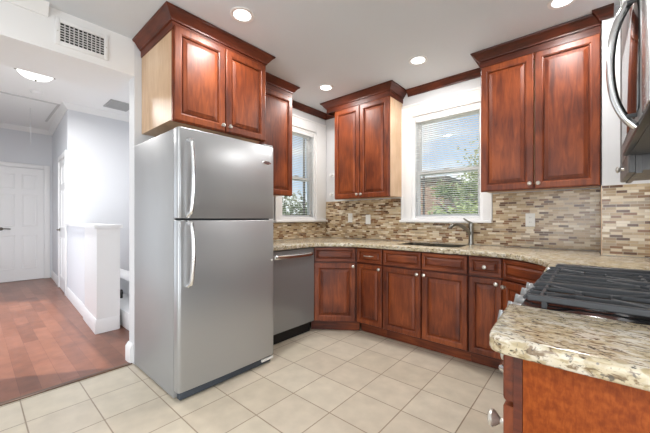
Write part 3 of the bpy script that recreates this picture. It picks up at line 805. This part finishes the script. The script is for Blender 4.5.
for v in b.data.vertices: v.co = Vector((FW - 0.080 + v.co.x * 0.085, -0.0712 + v.co.y * 0.004, 1.605 + v.co.z * 0.026))
bm = bmesh.new()
for k in range(9):
    x = FW - 0.080 - 0.028 + k * 0.007
    box(bm, x - 0.0018, x + 0.0018, -0.0762, -0.0752, 1.6015, 1.6085)
mk('badge_mark', bm, M['iron'], fz)
mk('lock_button', lathe(bmesh.new(), [(0, -0.068), (0.007, -0.068), (0.007, -0.073), (0.004, -0.075), (0, -0.0755)], 'y', 14, (FW - 0.028, 0, 0.83)), M['plate'], ff)
mk('hinge_cover', B(FW - 0.10, FW - 0.01, -0.06, 0.05, 1.7395, 1.756, bev=0.006), M['steelside'], t)
mk('toe_grille', B(0.02, FW - 0.02, -0.045, -0.002, 0.006, 0.055, bev=0.004), M['rubber'], t)
mk('bottom_hinge', B(FW - 0.12, FW - 0.005, -0.062, -0.046, 0.028, 0.05, bev=0.005), M['plate'], t)
for x in (0.04, FW - 0.07):
    for y in (0.03, FD - 0.08):
        mk('foot', lathe(bmesh.new(), [(0, 0.0005), (0.02, 0.0005), (0.02, 0.01), (0.01, 0.0115), (0, 0.0115)], 'z', 12, (x + 0.015, y, 0)), M['black'], t)

# ================================================================== dishwasher
t = thing('dishwasher', 'stainless dishwasher between the refrigerator and corner cabinet', 'dishwasher', (-2.17, 1.708, 0), PI / 2)
DW = 0.596
mk('tub', B(0.004, DW - 0.004, 0.0, 0.55, 0.10, 0.868), M['black'], t)
bm = bmesh.new()
prof = [(-0.001, 0.115), (-0.022, 0.117), (-0.026, 0.13), (-0.030, 0.5), (-0.028, 0.80), (-0.024, 0.862), (-0.018, 0.868), (-0.001, 0.868)]
rings(bm, [[(0.003, y, z) for y, z in prof], [(DW - 0.003, y, z) for y, z in prof]])
d = mk('door', bm, M['steel_dw'], t, smooth=40)
hb = bmesh.new()
tube(hb, smooth_path([(0.05, -0.024, 0.815), (0.055, -0.05, 0.813), (0.10, -0.062, 0.812), (DW / 2, -0.068, 0.812), (DW - 0.10, -0.062, 0.812), (DW - 0.055, -0.05, 0.813), (DW - 0.05, -0.024, 0.815)], 5), 0.0125, 10, flat=1.5)
mk('handle', hb, M['chrome'], d)
mk('kick_plate', B(0.006, DW - 0.006, 0.03, 0.05, 0.002, 0.105), M['dark'], t)

# ================================================================== range and microwave
YR0, RWD = 1.798, 0.756
t = thing('gas_range', 'slide-in gas range with black cast iron grates between the worktops', 'range', (-0.125, YR0, 0), -PI / 2)
# local x runs from the far side (0) to the near side (RWD); -y is the front (towards the kitchen)
mk('body', B(0.002, RWD - 0.002, 0.012, 0.575, 0.03, 0.880), M['black'], t)
od = mk('oven_door', B(0.006, RWD - 0.006, -0.035, 0.010, 0.22, 0.74, bev=0.006), M['steel_dw'], t)
mk('oven_window', B(0.12, RWD - 0.12, -0.037, -0.0352, 0.34, 0.62, bev=0.0005), M['glossblack'], od)
mk('handle', tube(bmesh.new(), smooth_path([(0.06, -0.035, 0.69), (0.062, -0.075, 0.69), (0.10, -0.085, 0.69), (RWD - 0.10, -0.085, 0.69), (RWD - 0.062, -0.075, 0.69), (RWD - 0.06, -0.035, 0.69)], 4), 0.011, 10), M['chrome'], od)
mk('storage_drawer', B(0.006, RWD - 0.006, -0.032, 0.010, 0.05, 0.212, bev=0.006), M['steel_dw'], t)
bm = bmesh.new()
prof = [(0.011, 0.75), (-0.052, 0.75), (-0.060, 0.77), (-0.046, 0.880), (-0.030, 0.894), (0.011, 0.894)]
rings(bm, [[(0.004, y, z) for y, z in prof], [(RWD - 0.004, y, z) for y, z in prof]])
cp = mk('control_panel', bm, M['steel_rail'], t, smooth=30)
for k in range(5):
    x = 0.09 + k * (RWD - 0.18) / 4
    bm = lathe(bmesh.new(), [(0, -0.002), (0.027, -0.002), (0.027, 0.008), (0.022, 0.012), (0.021, 0.036), (0.017, 0.042), (0, 0.042)], 'z', 20)
    box(bm, -0.0045, 0.0045, -0.02, 0.02, 0.040, 0.052, bev=0.002)
    mk('control_knob', bm, M['knobsteel'], t, loc=(x, -0.0515, 0.835), rot=(math.radians(80), 0, 0))
mk('cooktop', B(0.001, RWD - 0.001, -0.03, 0.575, 0.8945, 0.910, bev=0.005), M['enamel'], t)
mk('side_rail', B(0.004, 0.060, 0.004, 0.57, 0.9105, 0.954, bev=0.012, seg=3), M['rail'], t)
mk('rail_cap', B(0.010, 0.045, -0.028, 0.0035, 0.9105, 0.936, bev=0.006), M['steel_rail'], t)
# burners
for (bx, by, br) in ((0.187, 0.14, 0.045), (0.187, 0.42, 0.036), (0.405, 0.28, 0.05), (0.632, 0.14, 0.036), (0.632, 0.42, 0.045)):
    bb = mk('burner', lathe(bmesh.new(), [(0, 0.9105), (br + 0.012, 0.9105), (br + 0.01, 0.917), (br, 0.919), (0, 0.919)], 'z', 24, (bx, by, 0)), M['steel_rail'], t)
    mk('burner_cap', lathe(bmesh.new(), [(0, 0.9195), (br - 0.002, 0.9195), (br, 0.922), (br - 0.004, 0.926), (0, 0.927)], 'z', 24, (bx, by, 0)), M['black'], bb)
# grates: bars run front to back with ends bent down over the front
def grate(x0, x1, nbar, cx):
    bm = bmesh.new(); y0, y1 = -0.012, 0.560; zt = 0.936; r = 0.0055
    def bar(a, b_, h=0.012, wd=0.009):
        a = Vector(a); b_ = Vector(b_); dvec = (b_ - a); L = dvec.length
        k = bmesh.ops.create_cube(bm, size=1.0)
        M4 = Matrix.Translation((a + b_) / 2) @ dvec.to_track_quat('X', 'Z').to_matrix().to_4x4() @ Matrix.Diagonal((L, wd, h, 1))
        bmesh.ops.transform(bm, matrix=M4, verts=k['verts'])
        bmesh.ops.bevel(bm, geom=list({e for v in k['verts'] for e in v.link_edges}), offset=0.0025, segments=1, affect='EDGES')
    # side bars and cross bars
    for x in (x0, x1): bar((x, y0, zt), (x, y1, zt), 0.018, 0.014)
    for y in (y0 + 0.03, y1, (y0 + y1) / 2): bar((x0, y, zt - 0.003), (x1, y, zt - 0.003), 0.013, 0.011)
    for k in range(nbar):
        x = x0 + (x1 - x0) * (k + 1) / (nbar + 1)
        gaps = [(y0, y1)]
        if abs(x - cx) < 0.02: gaps = [(y0, 0.09), (0.19, 0.37), (0.47, y1)] if nbar != 2 else [(y0, 0.22), (0.34, y1)]
        for a, b_ in gaps: bar((x, a, zt), (x, b_, zt))
        bar((x, y0, zt), (x, y0 - 0.020, zt - 0.022), 0.010, 0.010)
    # diagonal fingers pointing at each burner
    for by in ((0.14, 0.42) if abs(cx - 0.405) > 0.01 else (0.28,)):
        for sx in (-1, 1):
            for sy in (-1, 1):
                bar((cx + sx * 0.022, by + sy * 0.03, zt + 0.001), (cx + sx * 0.085, by + sy * 0.11, zt + 0.001), 0.012, 0.009)
    # feet
    for x in (x0, x1):
        for y in (y0 + 0.04, y1 - 0.03): box(bm, x - 0.006, x + 0.006, y - 0.006, y + 0.006, 0.9105, zt - 0.004)
    return bm
mk('grate', grate(0.082, 0.292, 2, 0.187), M['iron'], t)
mk('grate', grate(0.306, 0.504, 2, 0.405), M['iron'], t)
mk('grate', grate(0.518, 0.746, 2, 0.632), M['iron'], t)
mk('leg', B(0.03, 0.06, 0.05, 0.08, 0.0005, 0.03), M['black'], t)
mk('leg', B(RWD - 0.06, RWD - 0.03, 0.05, 0.08, 0.0005, 0.03), M['black'], t)

t = thing('microwave', 'stainless over-range microwave with a big bowed handle', 'microwave', (0.125, 1.798, 1.425), -PI / 2)
MW, MHt = 0.756, 0.42
mk('body', B(0.001, MW - 0.001, 0.0, 0.342, 0.0, MHt), M['iron'], t)
md = mk('door', B(0.002, 0.635, -0.022, -0.001, 0.012, MHt - 0.004, bev=0.004), M['steel_dw'], t)
mk('door_glass', B(0.03, 0.60, -0.0245, -0.0222, 0.04, MHt - 0.03, bev=0.001), M['glossblack'], md)
hp = smooth_path([(0.545, -0.024, 0.0), (0.548, -0.05, 0.035), (0.550, -0.072, 0.10), (0.550, -0.08, 0.19), (0.550, -0.072, 0.28), (0.548, -0.05, 0.345), (0.545, -0.024, 0.385)], 6)
mk('handle', tube(bmesh.new(), hp, 0.0095, 12, flat=1.15), M['chrome'], md)
for z in (0.03, 0.355):
    mk('handle_screw', lathe(bmesh.new(), [(0, -0.0245), (0.006, -0.0245), (0.006, -0.045), (0, -0.046)], 'y', 10, (0.565, 0, z)), M['iron'], md)
mk('control_panel', B(0.64, MW - 0.002, -0.022, -0.001, 0.012, MHt - 0.004, bev=0.004), M['steel_rail'], t)
mk('vent_strip', B(0.002, MW - 0.002, -0.020, -0.001, 0.0, 0.0105, bev=0.001), M['black'], t)
mk('bottom_filter', B(0.10, MW - 0.10, 0.05, 0.30, -0.004, -0.0005), M['tin'], t)
upper('wall_cabinet', 'cherry cabinet over the microwave with its crown moulding', (0.145, 1.799), -PI / 2, 0.757, 0.323, 1.855, 2.45,
      [(0.004, 0.375, 0.35), (0.382, 0.753, 0.41)], crown_w=(False, False), side_mat='cherry')

# ================================================================== plates, pegs, vents, lamps
def plate(name, label, cat, x, z, toggle):
    t = thing(name, label, cat, (x, YB - 0.0085, z))
    mk('cover_plate', B(-0.035, 0.035, -0.006, -0.0005, -0.0575, 0.0575, bev=0.003), M['plate'], t)
    if toggle:
        mk('toggle', B(-0.005, 0.005, -0.018, -0.0062, -0.012, 0.012, bev=0.002), M['plate'], t)
    else:
        for zz in (-0.02, 0.02):
            s = mk('socket', B(-0.016, 0.016, -0.0075, -0.0061, zz - 0.013, zz + 0.013, bev=0.0006), M['plate'], t)
            bm = bmesh.new()
            for sx in (-0.006, 0.006): box(bm, sx - 0.001, sx + 0.001, -0.0079, -0.0074, zz - 0.004, zz + 0.006)
            mk('slots', bm, M['dark'], s)
plate('light_switch', 'white switch plate on the mosaic, the one nearer the left window', 'switch', -2.325, 1.175, True)
plate('light_switch', 'white switch plate on the mosaic, the one nearer the sink window', 'switch', -2.055, 1.155, True)
plate('power_outlet', 'white outlet plate under the right two-door cabinet', 'outlet', -0.393, 1.152, False)

for nm, u_x, z, lab in (('wall_peg', -2.62, 1.75, 'upper white peg on the corner wall strip beside the left window'), ('wall_peg', -2.62, 1.49, 'lower white peg on the corner wall strip beside the left window')):
    t = thing(nm, lab, 'peg', (u_x, YB - 0.0005, z))
    mk('base', lathe(bmesh.new(), [(0, 0), (0.026, 0), (0.026, -0.006), (0.010, -0.006), (0, -0.006)], 'y', 14), M['white'], t)
    mk('pin', lathe(bmesh.new(), [(0, -0.0062), (0.010, -0.0062), (0.010, -0.04), (0.020, -0.046), (0.018, -0.056), (0, -0.058)], 'y', 14), M['white'], t)

t = thing('air_vent', 'white grille vent high on the header above the hall opening', 'vent', (XL + 0.0005, 0.371, 2.352), PI / 2)
VW, VH = 0.302, 0.185
bm = bmesh.new()
for a in ((0, 0.026, 0, VH), (VW - 0.026, VW, 0, VH), (0.026, VW - 0.026, 0, 0.03), (0.026, VW - 0.026, VH - 0.03, VH)): box(bm, a[0], a[1], -0.01, 0, a[2], a[3], bev=0.002)
mk('frame', bm, M['white'], t)
mk('duct_shade', B(0.026, VW - 0.026, -0.001, 0.0, 0.03, VH - 0.03), M['dark'], t)  # flat dark sheet standing for the shade inside the duct
bm = bmesh.new()
for k in range(9):
    x = 0.026 + (VW - 0.052) * (k + 1) / 10; box(bm, x - 0.003, x + 0.003, -0.008, -0.0015, 0.03, VH - 0.03)
for k in range(6):
    z = 0.03 + (VH - 0.06) * (k + 1) / 7; box(bm, 0.026, VW - 0.026, -0.006, -0.0012, z - 0.003, z + 0.003)
mk('grid', bm, M['tin'], t)
for x in (0.012, VW - 0.012): mk('screw', lathe(bmesh.new(), [(0, -0.0101), (0.004, -0.0101), (0.003, -0.012), (0, -0.0125)], 'y', 8, (x, 0, VH / 2)), M['nickel'], t)

t = thing('ceiling_vent', 'flat grey grille in the hall ceiling above the stairs', 'vent', (-5.65, 1.32, ZH))
bm = bmesh.new()
for a in ((0, 0.40, 0, 0.02), (0, 0.40, 0.29, 0.31), (0, 0.02, 0.02, 0.29), (0.38, 0.40, 0.02, 0.29)): box(bm, a[0], a[1], a[2], a[3], -0.012, -0.0005)
mk('frame', bm, M['greyvent'], t)
bm = bmesh.new()
for k in range(14):
    y = 0.03 + k * 0.0192; box(bm, 0.02, 0.38, y, y + 0.014, -0.010, -0.003)
mk('louvres', bm, M['greyvent'], t)
mk('backing', B(0.02, 0.38, 0.02, 0.29, -0.0025, -0.0005), M['tin'], t)

def recessed(x, y, label, lit=True):
    t = thing('recessed_light', label, 'ceiling light', (x, y, ZC), 0)
    mk('trim_ring', lathe(bmesh.new(), [(0.060, -0.0005), (0.083, -0.0005), (0.082, -0.006), (0.064, -0.007), (0.060, -0.004)], 'z', 32), M['white'], t)
    mk('lens', lathe(bmesh.new(), [(0.0, -0.0008), (0.0605, -0.0008), (0.058, -0.004), (0, -0.005)], 'z', 32), M['glow'], t)
    a = area('recessed_lamp', (x, y, ZC - 0.012), (0, 0, 0), 0.13, 0.13, RECESSED_POWER, (1, 0.975, 0.95), 'DISK')
    return t
recessed(-1.84, 1.24, 'lit recessed ceiling light nearest the cabinet above the refrigerator')
recessed(-2.17, 2.52, 'lit recessed ceiling light in the far corner, left of the corner cabinet')
recessed(-1.17, 2.63, 'lit recessed ceiling light in front of the sink window')
recessed(-0.135, 2.53, 'lit recessed ceiling light at the frame top above the right cabinet')
recessed(-1.1, -0.6, 'added unseen recessed ceiling light behind the camera towards the hall')  # from here on, unseen lights added to brighten the room
recessed(0.9, -0.6, 'added unseen recessed ceiling light behind the camera towards the dining side')
recessed(-1.1, -2.0, 'added unseen recessed ceiling light at the rear on the hall side')
recessed(1.4, -2.0, 'added unseen recessed ceiling light at the rear on the dining side')

LX, LY = -4.80, 0.48
t = thing('ceiling_lamp', 'lit glass bowl lamp with metal clips on the hall ceiling', 'ceiling lamp', (LX, LY, ZH))
mk('canopy', lathe(bmesh.new(), [(0, -0.0005), (0.07, -0.0005), (0.068, -0.02), (0.03, -0.028), (0, -0.028)], 'z', 24), M['white'], t)
mk('bowl', lathe(bmesh.new(), [(0.150, -0.055), (0.155, -0.06), (0.150, -0.085), (0.120, -0.115), (0.07, -0.135), (0.0, -0.142), (0.0, -0.138), (0.068, -0.131), (0.117, -0.111), (0.145, -0.082), (0.148, -0.06)], 'z', 32), M['bowl'], t)
for k in range(3):
    a = (1.66, 4.62, 0.0)[k]
    bm = bmesh.new(); tube(bm, [(0.055 * math.cos(a), 0.055 * math.sin(a), -0.022), (0.15 * math.cos(a), 0.15 * math.sin(a), -0.045), (0.166 * math.cos(a), 0.166 * math.sin(a), -0.05), (0.166 * math.cos(a), 0.166 * math.sin(a), -0.075)], [0.006, 0.010, 0.011, 0.011], 8)
    mk('clip', bm, M['bronze'], t)
mk('finial', lathe(bmesh.new(), [(0, -0.1425), (0.008, -0.1425), (0.012, -0.152), (0.006, -0.162), (0, -0.164)], 'z', 14), M['bronze'], t)
area('hall_lamp', (LX, LY, ZH - 0.18), (0, 0, 0), 0.28, 0.28, HALL_POWER, (1, 0.985, 0.97), 'DISK')
t = thing('smoke_detector', 'small white round smoke detector on the hall ceiling', 'smoke detector', (-5.72, 0.58, ZH))
mk('base', lathe(bmesh.new(), [(0, -0.0005), (0.07, -0.0005), (0.07, -0.012), (0, -0.012)], 'z', 24), M['white'], t)
mk('cover', lathe(bmesh.new(), [(0, -0.0122), (0.064, -0.0122), (0.056, -0.034), (0.03, -0.038), (0, -0.038)], 'z', 24), M['white'], t)

t = thing('gate_latch', 'small black latch on the stair side of the white post', 'latch', (-3.80, 1.045, 0.36), 0)
mk('plate', B(-0.012, 0.028, -0.012, 0.012, -0.045, 0.045, bev=0.003), M['black'], t)
mk('hook', tube(bmesh.new(), [(0.03, 0, 0.03), (0.055, 0, 0.028), (0.06, 0, 0.005)], 0.007, 8), M['black'], t)

# ================================================================== outside
mk('ground', B(-40, 30, -5, 60, -3.2, -3.1), M['grass'], kind='structure')
def tree(label, x, y, z0, h, r, mat, n, seed, tz=0.62, leaf=0.10):
    rnd = random.Random(seed)
    t = thing('tree', label, 'tree', (x, y, z0))
    mk('trunk', tube(bmesh.new(), smooth_path([(0, 0, 0), (0.05, 0.03, h * 0.3), (-0.05, 0.05, h * 0.62), (0, 0, h * 0.85)], 4), [0.16 - 0.009 * i for i in range(13)], 9), M['bark'], t)
    bm = bmesh.new()
    for k in range(9):
        a = rnd.uniform(0, 2 * PI); zz = rnd.uniform(0.35, 0.7) * h
        tube(bm, [(0, 0, zz), (r * 0.35 * math.cos(a), r * 0.35 * math.sin(a), zz + h * 0.10), (r * 0.8 * math.cos(a), r * 0.8 * math.sin(a), zz + h * 0.17)], [0.05, 0.03, 0.012], 6)
    mk('branches', bm, M['bark'], t)
    bm = bmesh.new(); clusters = []
    for k in range(46):
        while True:
            p = Vector((rnd.uniform(-1, 1), rnd.uniform(-1, 1), rnd.uniform(-1, 1)))
            if 0.25 < p.length < 1: break
        clusters.append((Vector((p.x * r, p.y * r, h * tz + p.z * h * (1 - tz))), rnd.uniform(0.16, 0.3) * r))
    for k in range(n):
        c, cr2 = clusters[k % len(clusters)]
        q = c + Vector((rnd.gauss(0, 1), rnd.gauss(0, 1), rnd.gauss(0, 0.8))) * cr2 * 0.7
        L = leaf * rnd.uniform(0.6, 1.3)
        u = Vector((rnd.gauss(0, 1), rnd.gauss(0, 1), rnd.gauss(0, 1))).normalized(); w = u.orthogonal().normalized()
        v = [bm.verts.new(q + u * L), bm.verts.new(q + w * L * 0.5), bm.verts.new(q - u * L), bm.verts.new(q - w * L * 0.5)]
        bm.faces.new(v)
    mk('foliage', bm, mat, t, smooth=0)
    return t
tree('leafy green tree filling the lower half of the sink window', -2.45, 8.6, -3.1, 5.7, 1.1, M['leaf'], 11000, 3, tz=0.70, leaf=0.055)
tree('taller green tree at the right edge of the sink window', -1.6, 12.2, -3.1, 8.6, 1.9, M['leaf'], 9000, 5, tz=0.72, leaf=0.07)
tree('dull olive tree outside the window beside the refrigerator', -8.6, 8.0, -3.1, 5.2, 2.0, M['leaf2'], 9000, 9, tz=0.72, leaf=0.07)

t = thing('neighbour_house', 'brick house outside, seen left in the sink window', 'house', (-11.2, 14.0, -3.1))
mk('brick_wall', B(0, 6.2, 0, 6.0, 0, 6.0), M['brick'], t)
bm = bmesh.new(); rings(bm, [[(-0.15, -0.15, 6.002), (6.35, -0.15, 6.002), (6.35, 6.15, 6.002), (-0.15, 6.15, 6.002)], [(-0.15, -0.15, 6.2), (6.35, -0.15, 6.2), (6.35, 6.15, 6.2), (-0.15, 6.15, 6.2)]])
mk('roof', bm, M['roof'], t)
for x in (1.2, 3.9):
    wf = mk('window_frame', B(x, x + 0.9, -0.06, -0.002, 3.3, 4.7), M['white'], t)
    mk('window_glass', B(x + 0.08, x + 0.82, -0.065, -0.061, 3.38, 4.62), M['glossblack'], wf)
